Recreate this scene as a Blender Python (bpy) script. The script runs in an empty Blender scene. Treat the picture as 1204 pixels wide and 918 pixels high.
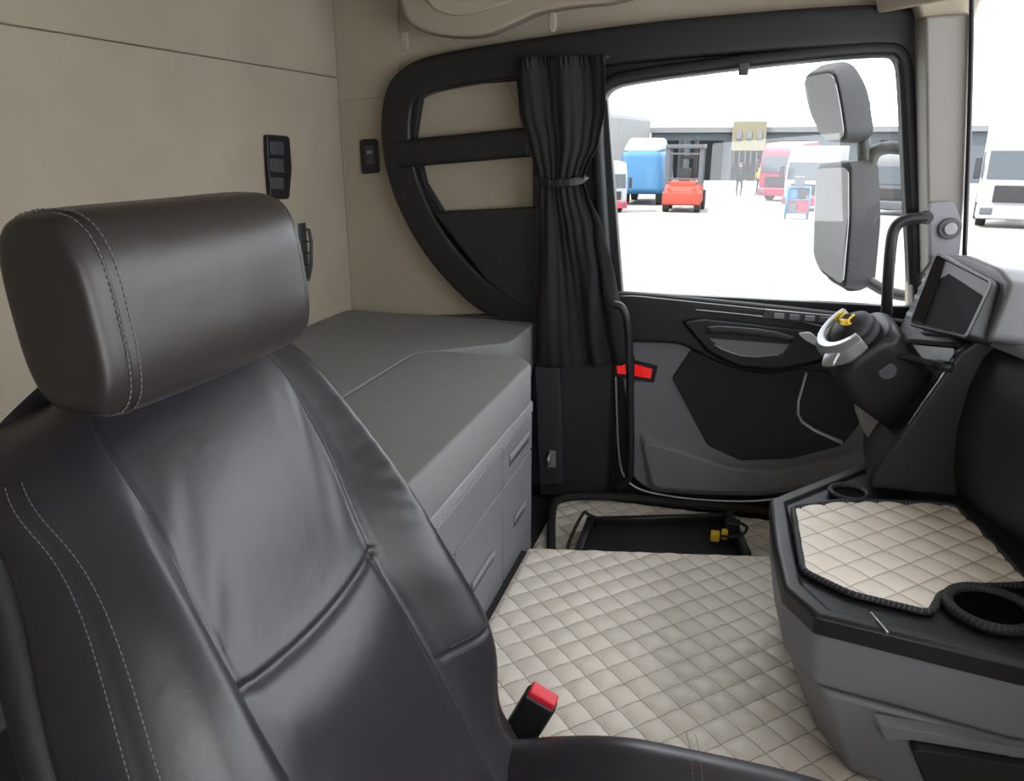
import bpy, bmesh, math, random
from mathutils import Vector, Matrix
random.seed(4)
R_=math.radians
# ---------------------------------------------------------------- camera model
CAM=Vector((0,0,1.15)); FPX=909.0
yaw=R_(16.5); pit=R_(17.6)
F=Vector((-math.sin(yaw)*math.cos(pit), math.cos(yaw)*math.cos(pit), -math.sin(pit)))
R=Vector((math.cos(yaw), math.sin(yaw),0)); U=R.cross(F)
def ray(u,v): return F*FPX+R*(u-602)+U*(459-v)
# survey helpers: where a sight line meets a real cab plane
def ox(u,v,x):
    d=ray(u,v); return CAM+d*((x-CAM.x)/d.x)
def oy(u,v,y):
    d=ray(u,v); return CAM+d*((y-CAM.y)/d.y)
def oz(u,v,z):
    d=ray(u,v); return CAM+d*((z-CAM.z)/d.z)
cd=bpy.data.cameras.new("camera"); cam=bpy.data.objects.new("camera",cd)
bpy.context.scene.collection.objects.link(cam); bpy.context.scene.camera=cam
cd.sensor_width=36; cd.lens=FPX/1204*36; cd.clip_start=.02; cd.clip_end=500
M=Matrix.Identity(4)
for i in range(3):
    M[i][0]=R[i]; M[i][1]=U[i]; M[i][2]=-F[i]; M[i][3]=CAM[i]
cam.matrix_world=M
bpy.context.scene.view_settings.view_transform='Standard'
COL=bpy.context.scene.collection
# ---------------------------------------------------------------- materials
def mat(name,col,rough=.5,metal=0,bs=0,bst=0.0,var=0.0,vs=6,spec=.5,coat=0,bs2=0,bst2=0,emit=None,trans=0):
    m=bpy.data.materials.new(name); m.use_nodes=True
    nt=m.node_tree; b=nt.nodes["Principled BSDF"]; L=nt.links
    b.inputs["Base Color"].default_value=(*col,1); b.inputs["Roughness"].default_value=rough
    b.inputs["Metallic"].default_value=metal
    b.inputs["Specular IOR Level"].default_value=spec
    b.inputs["Coat Weight"].default_value=coat
    tc=nt.nodes.new("ShaderNodeTexCoord")
    if var>0:
        n=nt.nodes.new("ShaderNodeTexNoise"); n.inputs["Scale"].default_value=vs; n.inputs["Detail"].default_value=6
        L.new(tc.outputs["Object"],n.inputs["Vector"])
        r=nt.nodes.new("ShaderNodeMapRange"); r.inputs[1].default_value=.3; r.inputs[2].default_value=.7
        r.inputs[3].default_value=1-var; r.inputs[4].default_value=1+var
        L.new(n.outputs[0],r.inputs[0])
        mx=nt.nodes.new("ShaderNodeVectorMath"); mx.operation='SCALE'; mx.inputs[0].default_value=col
        L.new(r.outputs[0],mx.inputs["Scale"]); L.new(mx.outputs[0],b.inputs["Base Color"])
        r2=nt.nodes.new("ShaderNodeMapRange"); r2.inputs[3].default_value=max(0,rough-.06); r2.inputs[4].default_value=min(1,rough+.06)
        L.new(n.outputs[0],r2.inputs[0]); L.new(r2.outputs[0],b.inputs["Roughness"])
    last=None
    for s,st,det in ((bs,bst,3),(bs2,bst2,5)):
        if s:
            n=nt.nodes.new("ShaderNodeTexNoise"); n.inputs["Scale"].default_value=s; n.inputs["Detail"].default_value=det
            L.new(tc.outputs["Object"],n.inputs["Vector"])
            bp=nt.nodes.new("ShaderNodeBump"); bp.inputs["Strength"].default_value=st; bp.inputs["Distance"].default_value=.6/s if s>60 else .01
            L.new(n.outputs[0],bp.inputs["Height"])
            if last: L.new(last.outputs[0],bp.inputs["Normal"])
            last=bp
    if last: L.new(last.outputs[0],b.inputs["Normal"])
    if emit:
        b.inputs["Emission Color"].default_value=(*emit[0],1); b.inputs["Emission Strength"].default_value=emit[1]
    return m
LEATHER=mat("black_leather",(.021,.019,.024),.36,bs=600,bst=.12,bs2=8,bst2=.26,var=.12,vs=5,spec=.62)
THREAD=mat("grey_thread",(.15,.14,.15),.8)
THREADK=mat("dark_thread",(.07,.07,.07),.8)
FABRIC=mat("beige_wall_cloth",(.43,.375,.29),.92,bs=350,bst=.25,var=.06,vs=4,bs2=2.5,bst2=.14)
BEIGEPL=mat("beige_plastic",(.36,.31,.24),.6,bs=300,bst=.1)
PILLAR=mat("grey_beige_plastic",(.24,.225,.205),.6,bs=300,bst=.1)
BEIGEDK=mat("beige_shelf_cloth",(.41,.36,.275),.9,bs=300,bst=.2,var=.06)
BLACKPL=mat("black_plastic",(.012,.012,.014),.45,bs=450,bst=.12,var=.1,vs=12)
BLACKSOFT=mat("black_soft_plastic",(.014,.014,.017),.62,bs=420,bst=.2)
GREYPL=mat("grey_plastic",(.205,.205,.225),.5,bs=420,bst=.12,var=.05,vs=8)
GREYDK=mat("dark_grey_plastic",(.058,.060,.068),.5,bs=420,bst=.12,var=.06)
GREYMD=mat("mid_grey_plastic",(.13,.132,.142),.5,bs=420,bst=.12,var=.05)
GREYLT=mat("light_grey_plastic",(.27,.275,.29),.5,bs=420,bst=.1)
BED=mat("grey_knit_cover",(.235,.235,.24),.9,bs=420,bst=.35,var=.04,vs=30,spec=.3)
SILVER=mat("brushed_silver",(.62,.63,.66),.32,metal=.8)
HUBSIL=mat("satin_hub_silver",(.40,.41,.43),.38,metal=.7)
CURT=mat("black_curtain_cloth",(.015,.015,.017),.85,bs=500,bst=.3)
RED=mat("red_plastic",(.70,.02,.04),.35)
REDREF=mat("red_reflector_glow",(.85,.01,.01),.2,spec=.8,emit=((1,.02,.02),.35))  # weak emission paints in a glow; the door reflector is no lamp
YEL=mat("yellow_plastic",(.75,.5,.02),.5)
WHITE=mat("white_paint",(.28,.29,.31),.4)
RUBBER=mat("black_rubber",(.012,.012,.012),.75)
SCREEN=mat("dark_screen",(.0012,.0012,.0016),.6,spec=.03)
MIRROR=mat("mirror_glass",(.20,.205,.215),.12,metal=1)
MHOUS=mat("mirror_housing_grey",(.014,.015,.017),.6,spec=.15)
GROUND=mat("pale_concrete",(.20,.195,.185),.9,var=.16,vs=.35,bs=60,bst=.2)
BLD=mat("grey_cladding",(.065,.080,.094),.7,var=.05,vs=1)
BLDY=mat("pale_yellow_cladding",(.15,.135,.09),.7,var=.05,vs=1)
BLDW=mat("white_cladding",(.17,.17,.17),.7,var=.05,vs=1)
DARKDOOR=mat("dark_opening",(.006,.008,.010),.8,spec=.1)
ORANGE=mat("orange_red_paint",(.32,.028,.012),.45)
MAROON=mat("crimson_paint",(.18,.008,.033),.4)
BLUE=mat("blue_tarpaulin",(.02,.10,.21),.6,bs=8,bst=.6)
PALEBLUE=mat("pale_blue_paint",(.15,.215,.27),.5)
CARGLASS=mat("vehicle_glass",(.03,.04,.05),.08)
SKIN=mat("skin",(.26,.15,.11),.6); HIVIS=mat("hi_vis_yellow",(.26,.20,.02),.7)
NAVY=mat("navy_cloth",(.010,.012,.018),.9,spec=.1); HAIR=mat("dark_hair",(.02,.015,.01),.7)
QP=.080
def quiltmat():
    m=mat("cream_quilted_leather",(.80,.73,.64),.40,bs=260,bst=.05,var=.07,vs=5)
    nt=m.node_tree; L=nt.links; b=nt.nodes["Principled BSDF"]
    tc=nt.nodes.new("ShaderNodeTexCoord"); sp=nt.nodes.new("ShaderNodeSeparateXYZ"); L.new(tc.outputs["Object"],sp.inputs[0])
    outs=[]
    for op in ('ADD','SUBTRACT'):
        a=nt.nodes.new("ShaderNodeMath"); a.operation=op; L.new(sp.outputs[0],a.inputs[0]); L.new(sp.outputs[1],a.inputs[1])
        d=nt.nodes.new("ShaderNodeMath"); d.operation='DIVIDE'; L.new(a.outputs[0],d.inputs[0]); d.inputs[1].default_value=QP
        p=nt.nodes.new("ShaderNodeMath"); p.operation='PINGPONG'; L.new(d.outputs[0],p.inputs[0]); p.inputs[1].default_value=.5
        outs.append(p)
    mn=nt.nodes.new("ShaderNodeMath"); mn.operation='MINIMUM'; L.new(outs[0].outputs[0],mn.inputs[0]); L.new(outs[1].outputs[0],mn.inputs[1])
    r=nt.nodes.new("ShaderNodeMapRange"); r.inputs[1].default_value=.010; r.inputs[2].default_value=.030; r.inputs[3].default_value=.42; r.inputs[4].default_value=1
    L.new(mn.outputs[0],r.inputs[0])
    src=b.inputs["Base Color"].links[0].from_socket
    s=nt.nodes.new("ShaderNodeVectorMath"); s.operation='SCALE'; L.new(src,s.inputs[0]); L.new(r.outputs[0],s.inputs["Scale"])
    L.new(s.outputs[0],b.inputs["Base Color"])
    return m
QUILT=quiltmat()
def glassmat(name,tint,fac):
    m=bpy.data.materials.new(name); m.use_nodes=True; nt=m.node_tree
    for n in list(nt.nodes): nt.nodes.remove(n)
    o=nt.nodes.new("ShaderNodeOutputMaterial"); mx=nt.nodes.new("ShaderNodeMixShader")
    t=nt.nodes.new("ShaderNodeBsdfTransparent"); g=nt.nodes.new("ShaderNodeBsdfGlossy")
    t.inputs[0].default_value=(*tint,1); g.inputs["Roughness"].default_value=.02
    mx.inputs[0].default_value=fac
    nt.links.new(t.outputs[0],mx.inputs[1]); nt.links.new(g.outputs[0],mx.inputs[2])
    nt.links.new(mx.outputs[0],o.inputs[0]); return m
GLASS=glassmat("window_glass",(.95,.97,.97),.04)
# ---------------------------------------------------------------- helpers
def fin(ob,parent=None,name=None,label=None,category=None,kind=None,group=None):
    if parent is not None:
        ob.parent=parent; ob.matrix_parent_inverse=Matrix.Translation(parent["o"]).inverted() if "o" in parent else Matrix.Identity(4)
    if label: ob["label"]=label
    if category: ob["category"]=category
    if kind: ob["kind"]=kind
    if group: ob["group"]=group
    return ob
def thing(name,loc,label,category,group=None):
    e=bpy.data.objects.new(name,None); e.empty_display_size=.05; COL.objects.link(e); e.location=loc
    e["o"]=[float(c) for c in loc]; e["label"]=label; e["category"]=category
    if group: e["group"]=group
    return e
def mesh(name,vs,fs,m,parent=None,smooth=False,bevel=0,sub=0,seg=2,recalc=True,**k):
    me=bpy.data.meshes.new(name); me.from_pydata([tuple(v) for v in vs],[],fs); me.update()
    if recalc:
        bm=bmesh.new(); bm.from_mesh(me); bmesh.ops.recalc_face_normals(bm,faces=bm.faces); bm.to_mesh(me); bm.free()
    me.materials.append(m)
    ob=bpy.data.objects.new(name,me); COL.objects.link(ob)
    if smooth or bevel or sub:
        for p in me.polygons: p.use_smooth=bool(smooth or bevel or sub)
    if bevel:
        b=ob.modifiers.new("bevel",'BEVEL'); b.width=bevel; b.segments=seg; b.limit_method='ANGLE'; b.angle_limit=R_(35)
        w=ob.modifiers.new("wn",'WEIGHTED_NORMAL'); w.keep_sharp=True
    return fin(ob,parent,**k)
def V(*a): return Vector(a)
def box(name,lo,hi,m,parent=None,bevel=.004,**k):
    x0,y0,z0=lo;x1,y1,z1=hi
    vs=[V(x0,y0,z0),V(x1,y0,z0),V(x1,y1,z0),V(x0,y1,z0),V(x0,y0,z1),V(x1,y0,z1),V(x1,y1,z1),V(x0,y1,z1)]
    fs=[(0,3,2,1),(4,5,6,7),(0,1,5,4),(1,2,6,5),(2,3,7,6),(3,0,4,7)]
    return mesh(name,vs,fs,m,parent,bevel=bevel,**k)
def loft2(name,a,b,m,parent=None,bevel=.004,**k):
    n=len(a); vs=[V(*p) for p in a]+[V(*p) for p in b]
    fs=[tuple(range(n)),tuple(range(2*n-1,n-1,-1))]+[(i,(i+1)%n,n+(i+1)%n,n+i) for i in range(n)]
    return mesh(name,vs,fs,m,parent,bevel=bevel,**k)
def prism(name,pts,vec,m,parent=None,bevel=.004,**k):
    vec=V(*vec); pts=[V(*p) for p in pts]
    return loft2(name,pts,[p+vec for p in pts],m,parent,bevel,**k)
def chaikin(pts,it=2,closed=True):
    pts=[V(*p) for p in pts]
    for _ in range(it):
        n=len(pts); q=[]
        if not closed: q.append(pts[0])
        for i in range(n if closed else n-1):
            a=pts[i]; b=pts[(i+1)%n]; q+= [a*.75+b*.25,a*.25+b*.75]
        if not closed: q.append(pts[-1])
        pts=q
    return pts
def rnd(pts,rad=.02,seg=5):
    out=[];n=len(pts);pts=[V(*p) for p in pts]
    for i in range(n):
        a=pts[i-1];b=pts[i];c=pts[(i+1)%n]
        r0=min(rad,(a-b).length*.45,(c-b).length*.45)
        p0=b+(a-b).normalized()*r0; p1=b+(c-b).normalized()*r0
        for t in range(seg):
            t/=(seg-1); out.append(p0*(1-t)**2+b*2*t*(1-t)+p1*t*t)
    return out
def sweep(name,pts,a,b,m,parent=None,up=(0,0,1),closed=False,n=12,power=2.0,smooth_it=2,taper=None,**k):
    pts=chaikin(pts,smooth_it,closed) if smooth_it else [V(*p) for p in pts]
    up=V(*up).normalized(); N=len(pts); vs=[];fs=[]
    for i,p in enumerate(pts):
        if closed: t=(pts[(i+1)%N]-pts[i-1])
        else: t=pts[min(i+1,N-1)]-pts[max(i-1,0)]
        t.normalize(); s=t.cross(up)
        if s.length<1e-3: s=t.cross(V(1,0,0))
        s.normalize(); w=s.cross(t).normalized()
        k_=1 if taper is None else taper(i/(N-1))
        for j in range(n):
            th=2*math.pi*j/n+math.pi/n; c=math.cos(th); q=math.sin(th)
            c=math.copysign(abs(c)**(2/power),c); q=math.copysign(abs(q)**(2/power),q)
            vs.append(p+s*(a*k_*c)+w*(b*k_*q))
    for i in range(N if closed else N-1):
        for j in range(n):
            fs.append((i*n+j,i*n+(j+1)%n,((i+1)%N)*n+(j+1)%n,((i+1)%N)*n+j))
    if not closed: fs+= [tuple(range(n-1,-1,-1)),tuple(range((N-1)*n,N*n))]
    return mesh(name,vs,fs,m,parent,smooth=True,**k)
def rings(name,rs,m,parent=None,smooth=True,cap=True,closed_ring=True,**k):
    n=len(rs[0]); vs=[p for r in rs for p in r]; fs=[]
    for i in range(len(rs)-1):
        for j in range(n if closed_ring else n-1):
            fs.append((i*n+j,i*n+(j+1)%n,(i+1)*n+(j+1)%n,(i+1)*n+j))
    if cap and closed_ring: fs+= [tuple(range(n-1,-1,-1)),tuple(range((len(rs)-1)*n,len(rs)*n))]
    return mesh(name,vs,fs,m,parent,smooth=smooth,**k)
def cyl(name,c,axis,r,h,m,parent=None,n=32,bevel=.003,r2=None,**k):
    c=V(*c); ax=V(*axis).normalized(); s=ax.orthogonal().normalized(); w=ax.cross(s); r2=r if r2 is None else r2
    a=[c+ (s*math.cos(2*math.pi*i/n)+w*math.sin(2*math.pi*i/n))*r for i in range(n)]
    b=[c+ax*h+(s*math.cos(2*math.pi*i/n)+w*math.sin(2*math.pi*i/n))*r2 for i in range(n)]
    return loft2(name,a,b,m,parent,bevel=bevel,**k)
def torus(name,c,axis,r,rr,m,parent=None,**k):
    c=V(*c); ax=V(*axis).normalized(); s=ax.orthogonal().normalized(); w=ax.cross(s)
    return sweep(name,[c+(s*math.cos(2*math.pi*i/32)+w*math.sin(2*math.pi*i/32))*r for i in range(32)],rr,rr,m,parent,up=ax,closed=True,smooth_it=1,**k)
def stitches(name,path,parent,gap=.0060,l=.0044,w=.0006,m=THREAD):
    vs=[];fs=[]
    pts=[V(*p) for p in path]
    segs=[(pts[i],pts[i+1]) for i in range(len(pts)-1)]
    tot=sum((b-a).length for a,b in segs); d=0
    def at(d):
        for a,b in segs:
            L=(b-a).length
            if d<=L: return a.lerp(b,d/L if L else 0)
            d-=L
        return segs[-1][1]
    while d<tot-l:
        p=at(d); q=at(d+l); t=(q-p).normalized(); s=t.orthogonal().normalized(); u=t.cross(s); o=len(vs)
        for e,k in ((p,.5),((p+q)/2,1),(q,.5)):
            for j in range(6):
                th=j*math.pi/3; vs.append(e+(s*math.cos(th)+u*math.sin(th))*w*k)
        for i in range(2):
            for j in range(6): fs.append((o+i*6+j,o+i*6+(j+1)%6,o+(i+1)*6+(j+1)%6,o+(i+1)*6+j))
        fs+= [tuple(o+j for j in range(5,-1,-1)),tuple(o+12+j for j in range(6))]
        d+=gap
    return mesh(name,vs,fs,m,parent,kind="stuff",recalc=False)
# ================================================================ CAB SHELL
XB=-1.346; YS=2.5
S="structure"
box("wall_rear",(XB-.05,-.2,-.3),(XB,YS+.05,1.364),FABRIC,bevel=.005,kind=S)
box("trim_1",(XB-.05,-.2,1.365),(XB,YS+.05,1.85),FABRIC,bevel=.005,kind=S)
box("wall_front",(.90,-.2,-.3),(.95,YS,.70),BLACKSOFT,bevel=0,kind=S)
def wq(u,v,y=YS): return oy(u,v,y)
def wall_with_hole(name,inner,outer,th,m):
    vs=inner+outer+[p+V(0,th,0) for p in inner+outer]; fs=[]
    for i in range(4):
        j=(i+1)%4
        fs.extend([(i,j,4+j,4+i),(8+i,12+i,12+j,8+j),(i,8+i,8+j,j),(4+i,4+j,12+j,12+i)])
    return mesh(name,vs,fs,m,kind=S)
wl,wt=wq(706,346),wq(706,100); w1,w2=wq(1064,58),wq(1068,380)
inner=[wl,wt,w1,w2]
wall_with_hole("wall_driver",inner,[V(XB-.05,YS,-.3),V(XB-.05,YS,1.85),V(.43,YS,1.85),V(.60,YS,-.3)],.05,FABRIC)
pin=[V(-.24,-.16,.70),V(-.24,-.16,1.16),V(.50,-.16,1.22),V(.58,-.16,.70)]  # opening in the unseen near wall, kept low to darken the upper cab
wall_with_hole("wall_passenger",pin,[V(XB-.05,-.16,-.3),V(XB-.05,-.16,1.85),V(.92,-.16,1.85),V(.92,-.16,-.3)],-.05,FABRIC)
box("ceiling",(XB,-.2,1.75),(.92,YS+.05,1.80),BEIGEPL,kind=S)
prism("window_1",[V(p.x,YS+.03,p.z) for p in inner],(0,.004,0),GLASS,bevel=0,kind=S)
sweep("trim_2",[(XB+.003,YS-.004,.55),(XB+.003,YS-.004,1.75)],.005,.005,BEIGEPL,kind=S,up=(0,1,0))
prism("trim_3",[wq(392,120,YS-.008),wq(470,112,YS-.008),wq(470,0,YS-.008)+V(0,0,.2),V(XB,YS-.008,1.75)],(0,.01,0),FABRIC,bevel=.003,kind=S)
yf=2.462
outl=[(640,374),(600,362),(560,340),(512,285),(482,228),(468,172),(470,118),(486,96),(520,84),(640,66),(760,50),(900,38),(1040,30),(1072,38),(1080,80),(1084,200),(1090,330)]
sweep("trim_4",[oy(u,v,yf) for u,v in outl],.052,.032,BLACKPL,up=(0,1,0),power=7,n=32,kind=S,smooth_it=3)
sweep("trim_5",[oy(u,v,yf+.01) for u,v in [(716,350),(708,230),(702,130),(712,98),(760,88),(900,70),(1040,56),(1062,64),(1066,110),(1072,230),(1080,380)]],.020,.045,BLACKPL,up=(0,1,0),power=4,n=20,kind=S)
prism("trim_6",[oy(u,v,2.47) for u,v in [(600,78),(1062,34),(1064,62),(712,98),(640,100)]],(0,.03,0),BLACKPL,kind=S)
prism("trim_7",[oy(u,v,2.46) for u,v in [(625,90),(712,90),(732,350),(732,380),(628,372)]],(0,.04,0),BLACKPL,kind=S)
box("trim_8",tuple(oy(868,88,2.40)),tuple(oy(881,74,2.43)),GREYDK,kind=S)
sh=thing("side_shelf",oy(540,330,2.48),"black moulded side shelf with bars over beige cloth","shelf")
prism("back_panel",chaikin([oy(u,v,2.493) for u,v in [(480,95),(625,80),(628,360),(590,352),(520,285),(470,200)]],1),(0,.005,0),BEIGEDK,sh)
prism("side_post",[oy(u,v,2.46) for u,v in [(470,100),(497,104),(488,160),(500,215),(520,248),(560,320),(520,300),(474,205)]],(0,.03,0),BLACKSOFT,sh)
prism("top_rim",[oy(u,v,2.462) for u,v in [(488,84),(612,70),(612,94),(520,102),(494,110)]],(0,.03,0),BLACKSOFT,sh)
sweep("shelf_bar",[oy(u,v,2.445) for u,v in [(470,182),(482,180),(560,173),(622,167)]],.044,.022,BLACKPL,sh,up=(0,1,0),power=4,n=20,label="padded black horizontal bar")
loft2("storage_pocket",[oy(u,v,2.425) for u,v in [(510,250),(632,243),(632,362),(604,356),(572,330)]],[oy(u,v,2.49) for u,v in [(506,248),(632,243),(632,362),(604,356),(570,330)]],BLACKSOFT,sh,bevel=.008,label="black soft storage pocket")
prism("trim_9",[V(-1.33,2.46,-.02),V(-.40,2.46,-.02),V(-.40,2.46,.68),V(-.80,2.46,.60),V(-1.33,2.46,.55)],(0,.035,0),GREYDK,kind=S)
loft2("trim_10",[V(-.60,2.36,-.0),V(-.375,2.40,-.0),V(-.375,2.40,.62),V(-.60,2.36,.62)],[V(-.62,2.455,0),V(-.36,2.455,0),V(-.36,2.455,.66),V(-.62,2.455,.66)],BLACKSOFT,kind=S)
prism("trim_20",[oy(u,v,2.345) for u,v in [(628,432),(658,432),(661,570),(634,570)]],(0,.04,0),mat("charcoal_plastic",(.034,.035,.04),.55,bs=420,bst=.12),kind=S,bevel=.006)
oc=thing("overhead_locker",oy(580,20,2.42),"beige rounded overhead locker with small hooks at roof edge","cabinet")
pl=[(462,-60),(468,6),(488,38),(560,46),(604,28),(640,10),(760,0),(790,-60)]
loft2("locker_shell",chaikin([oy(u,v,2.33) for u,v in pl],2),chaikin([oy(u+6,v+3,2.49) for u,v in pl],2),BEIGEPL,oc,bevel=.012)
pl2=[(492,-60),(498,-5),(512,14),(545,20),(600,2),(640,-12),(680,-60)]
prism("locker_door",chaikin([oy(u,v,2.315) for u,v in pl2],2),(0,.02,0),BEIGEDK,oc,bevel=.005)
for (u,v) in ((475,48),(649,26)):
    p=oy(u,v,2.36)
    prism("coat_hook",rnd([p+V(-.010,0,.028),p+V(.010,0,.028),p+V(.013,0,-.018),p+V(0,0,-.028),p+V(-.013,0,-.018)],.008),(0,.016,0),BEIGEPL,oc,bevel=.005)
loft2("trim_11",[oy(1030,18,2.42),oy(1080,-5,2.42),oy(1080,-120,2.42),oy(1010,-120,2.42)],[V(.90,1.6,1.47),V(.93,1.6,1.49),V(.96,1.6,1.74),V(.80,1.6,1.74)],BEIGEPL,kind=S,bevel=.01)
box("trim_18",(.80,-.1,1.5),(.93,1.62,1.75),BEIGEPL,kind=S,bevel=.02)
ap=[(1088,20),(1142,16),(1138,120),(1134,230),(1128,302),(1092,310),(1090,200)]
loft2("trim_12",[oy(u,v,2.33) for u,v in ap],[oy(u,v,2.47) for u,v in [(1070,20),(1138,10),(1136,120),(1132,230),(1128,302),(1078,330),(1074,200)]],PILLAR,kind=S,bevel=.008)
prism("trim_13",[oy(u,v,2.36) for u,v in [(1060,-60),(1180,-60),(1146,24),(1084,24)]],(0,.1,0),BEIGEPL,kind=S,bevel=.01)
sweep("trim_14",[oy(u,v,2.32) for u,v in [(1143,-20),(1141,120),(1134,302)]],.006,.010,BLACKPL,up=(0,1,0),kind=S)
a0,a1=oy(1141,300,2.34),oy(1144,-40,2.34)
wsb=[a0,V(.80,2.15,a0.z),V(.93,1.8,a0.z),V(.97,1.2,a0.z),V(.93,.0,a0.z)]
wst=[a1,V(.78,2.15,1.62),V(.88,1.8,1.62),V(.92,1.2,1.62),V(.88,.0,1.62)]
mesh("window_2",wsb+wst,[(i,i+1,6+i,5+i) for i in range(4)],GLASS,smooth=True,recalc=False,kind=S)
sp=thing("pillar_speaker",oy(1115,268,2.33),"round grey tweeter disc on windscreen pillar","speaker")
c=oy(1115,268,2.33)
prism("mounting_plate",rnd([oy(u,v,2.318) for u,v in [(1092,238),(1121,236),(1132,262),(1128,302),(1094,304)]],.012),(0,.014,0),GREYPL,sp)
cyl("speaker_disc",c+V(0,-.010,0),(0,-1,0),.028,.012,GREYDK,sp)
cyl("speaker_cap",c+V(0,-.022,0),(0,-1,0),.016,.006,GREYLT,sp)
gh=thing("grab_handle",oy(1048,365,2.36),"black tubular grab handle beside windscreen pillar","handle")
sweep("handle_tube",[oy(u,v,2.30) for u,v in [(1090,256),(1066,257),(1051,266),(1047,290),(1044,330),(1042,372)]],.015,.013,BLACKPL,gh,up=(0,1,0),smooth_it=3)
cyl("handle_mount",oy(1090,256,2.29),(0,1,0),.017,.03,BLACKPL,gh)
# ================================================================ FLOOR
def quilt(name,c00,c10,c11,c01,res,p,amp,m,parent=None,poly=None,**k):
    c=[V(*q) for q in (c00,c10,c11,c01)]
    nx=int((c[1]-c[0]).length/res)+1; ny=int((c[3]-c[0]).length/res)+1
    vs=[];fs=[];ok=[]
    P=[(q[0],q[1]) for q in poly] if poly else None
    def ins(x,y):
        r=False;n=len(P)
        for i in range(n):
            x1,y1=P[i];x2,y2=P[(i+1)%n]
            if (y1>y)!=(y2>y) and x<(x2-x1)*(y-y1)/(y2-y1)+x1: r=not r
        return r
    def near(x,y):
        best=None;n=len(P)
        for i in range(n):
            x1,y1=P[i];x2,y2=P[(i+1)%n]; dx,dy=x2-x1,y2-y1; L=dx*dx+dy*dy
            t=max(0,min(1,((x-x1)*dx+(y-y1)*dy)/L)) if L>1e-12 else 0
            qx,qy=x1+t*dx,y1+t*dy; d=(qx-x)**2+(qy-y)**2
            if best is None or d<best[0]: best=(d,qx,qy)
        return best
    for j in range(ny+1):
        for i in range(nx+1):
            a=i/nx;b=j/ny
            q=(c[0]*(1-a)+c[1]*a)*(1-b)+(c[3]*(1-a)+c[2]*a)*b
            uu=(q.x+q.y)/p; vv=(q.x-q.y)/p
            h=(abs(math.sin(math.pi*uu))*abs(math.sin(math.pi*vv)))**.28
            e=min(1,a*nx/3,b*ny/3,(1-a)*nx/3,(1-b)*ny/3)
            o=P is None or ins(q.x,q.y)
            vs.append(q+V(0,0,amp*h*e)); ok.append(o)
    for j in range(ny):
        for i in range(nx):
            f=(j*(nx+1)+i,j*(nx+1)+i+1,(j+1)*(nx+1)+i+1,(j+1)*(nx+1)+i)
            if sum(ok[t] for t in f)>=1: fs.append(f)
    if P:
        for t in set(t for f in fs for t in f):
            if not ok[t]:
                _,x,y=near(vs[t].x,vs[t].y); vs[t]=V(x,y,c[0].z+.001)
    ob=mesh(name,vs,fs,m,parent,smooth=True,recalc=False,**k)
    bm=bmesh.new(); bm.from_mesh(ob.data); bmesh.ops.delete(bm,geom=[v for v in bm.verts if not v.link_faces],context='VERTS'); bm.to_mesh(ob.data); bm.free()
    return ob
box("floor",(XB,-.2,-.10),(.95,YS,-.012),BLACKSOFT,bevel=0,kind=S)
eL=oz(626,645,.08); eR=oz(912,656,.08); eR2=eL+(eR-eL)*(1.25/(eR.x-eL.x))
prism("trim_15",[V(XB+.01,.1,-.01),V(.72,.1,-.01),V(.72,eR2.y-.005,-.01),V(eL.x,eL.y-.005,-.01),V(XB+.01,1.8,-.01)],(0,0,.084),RUBBER,bevel=.003,kind=S)
quilt("floor_mat",V(-.50,.45,.079),V(.70,.45,.079),V(.70,eR2.y,.079),V(-.50,eL.y,.079),.0042,QP,.009,QUILT,label="cream quilted leather floor mat over the engine tunnel",category="floor mat")
quilt("floor_mat",V(-.53,1.90,-.008),V(.62,1.97,-.008),V(.62,2.40,-.008),V(-.53,2.40,-.008),.0055,QP,.011,QUILT,label="cream quilted leather mat in the driver footwell by the door",category="floor mat")
tr=thing("seat_mounting_frame",V(-.2,2.1,.0),"empty black metal seat mounting frame with loose cables","seat frame")
q=[oz(u,v,.05) for u,v in [(676,648),(690,613),(862,608),(884,656)]]
prism("frame_plate",[V(p.x,p.y,.004) for p in q],(0,0,.035),BLACKPL,tr,bevel=.006)
sweep("frame_rail",[q[0]+V(.01,0,0),q[1]+V(.01,0,0)],.012,.014,BLACKPL,tr,power=4,smooth_it=0)
sweep("frame_rail",[q[3]-V(.015,0,0),q[2]-V(.015,0,0)],.014,.022,BLACKPL,tr,power=4,smooth_it=0)
sweep("frame_rail",[q[1],q[2]],.010,.014,BLACKPL,tr,power=4,smooth_it=0)
cc=oz(848,630,.07)
box("connector",tuple(cc+V(-.03,-.015,-.015)),tuple(cc+V(-.004,.015,.01)),YEL,tr,label="yellow connector plug")
box("connector",tuple(cc+V(.008,.03,-.01)),tuple(cc+V(.05,.065,.03)),BLACKPL,tr)
box("connector",tuple(cc+V(.0,-.0,-.012)),tuple(cc+V(.018,.028,.012)),YEL,tr,label="yellow connector plug")
sweep("cable",[cc+V(-.004,0,0),cc+V(.03,-.02,.01),cc+V(.06,.02,.0),cc+V(.075,.05,.015),cc+V(.05,.08,.01)],.004,.004,RUBBER,tr)
sweep("cable",[q[0]+V(-.02,-.05,-.02),q[0]+V(-.03,.05,.0),q[1]+V(-.02,.06,.01),q[1]+V(.0,.02,.01),q[1]+V(.08,.03,-.005)],.005,.005,RUBBER,tr)
sweep("trim_16",[oz(650,655,-.0)+V(0,-.02,0),oz(648,600,.02),oz(655,584,.02),oz(720,582,.02),oz(800,592,.02),oz(905,600,.02),V(.5,2.41,.02)],.014,.014,RUBBER,kind=S)
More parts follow.
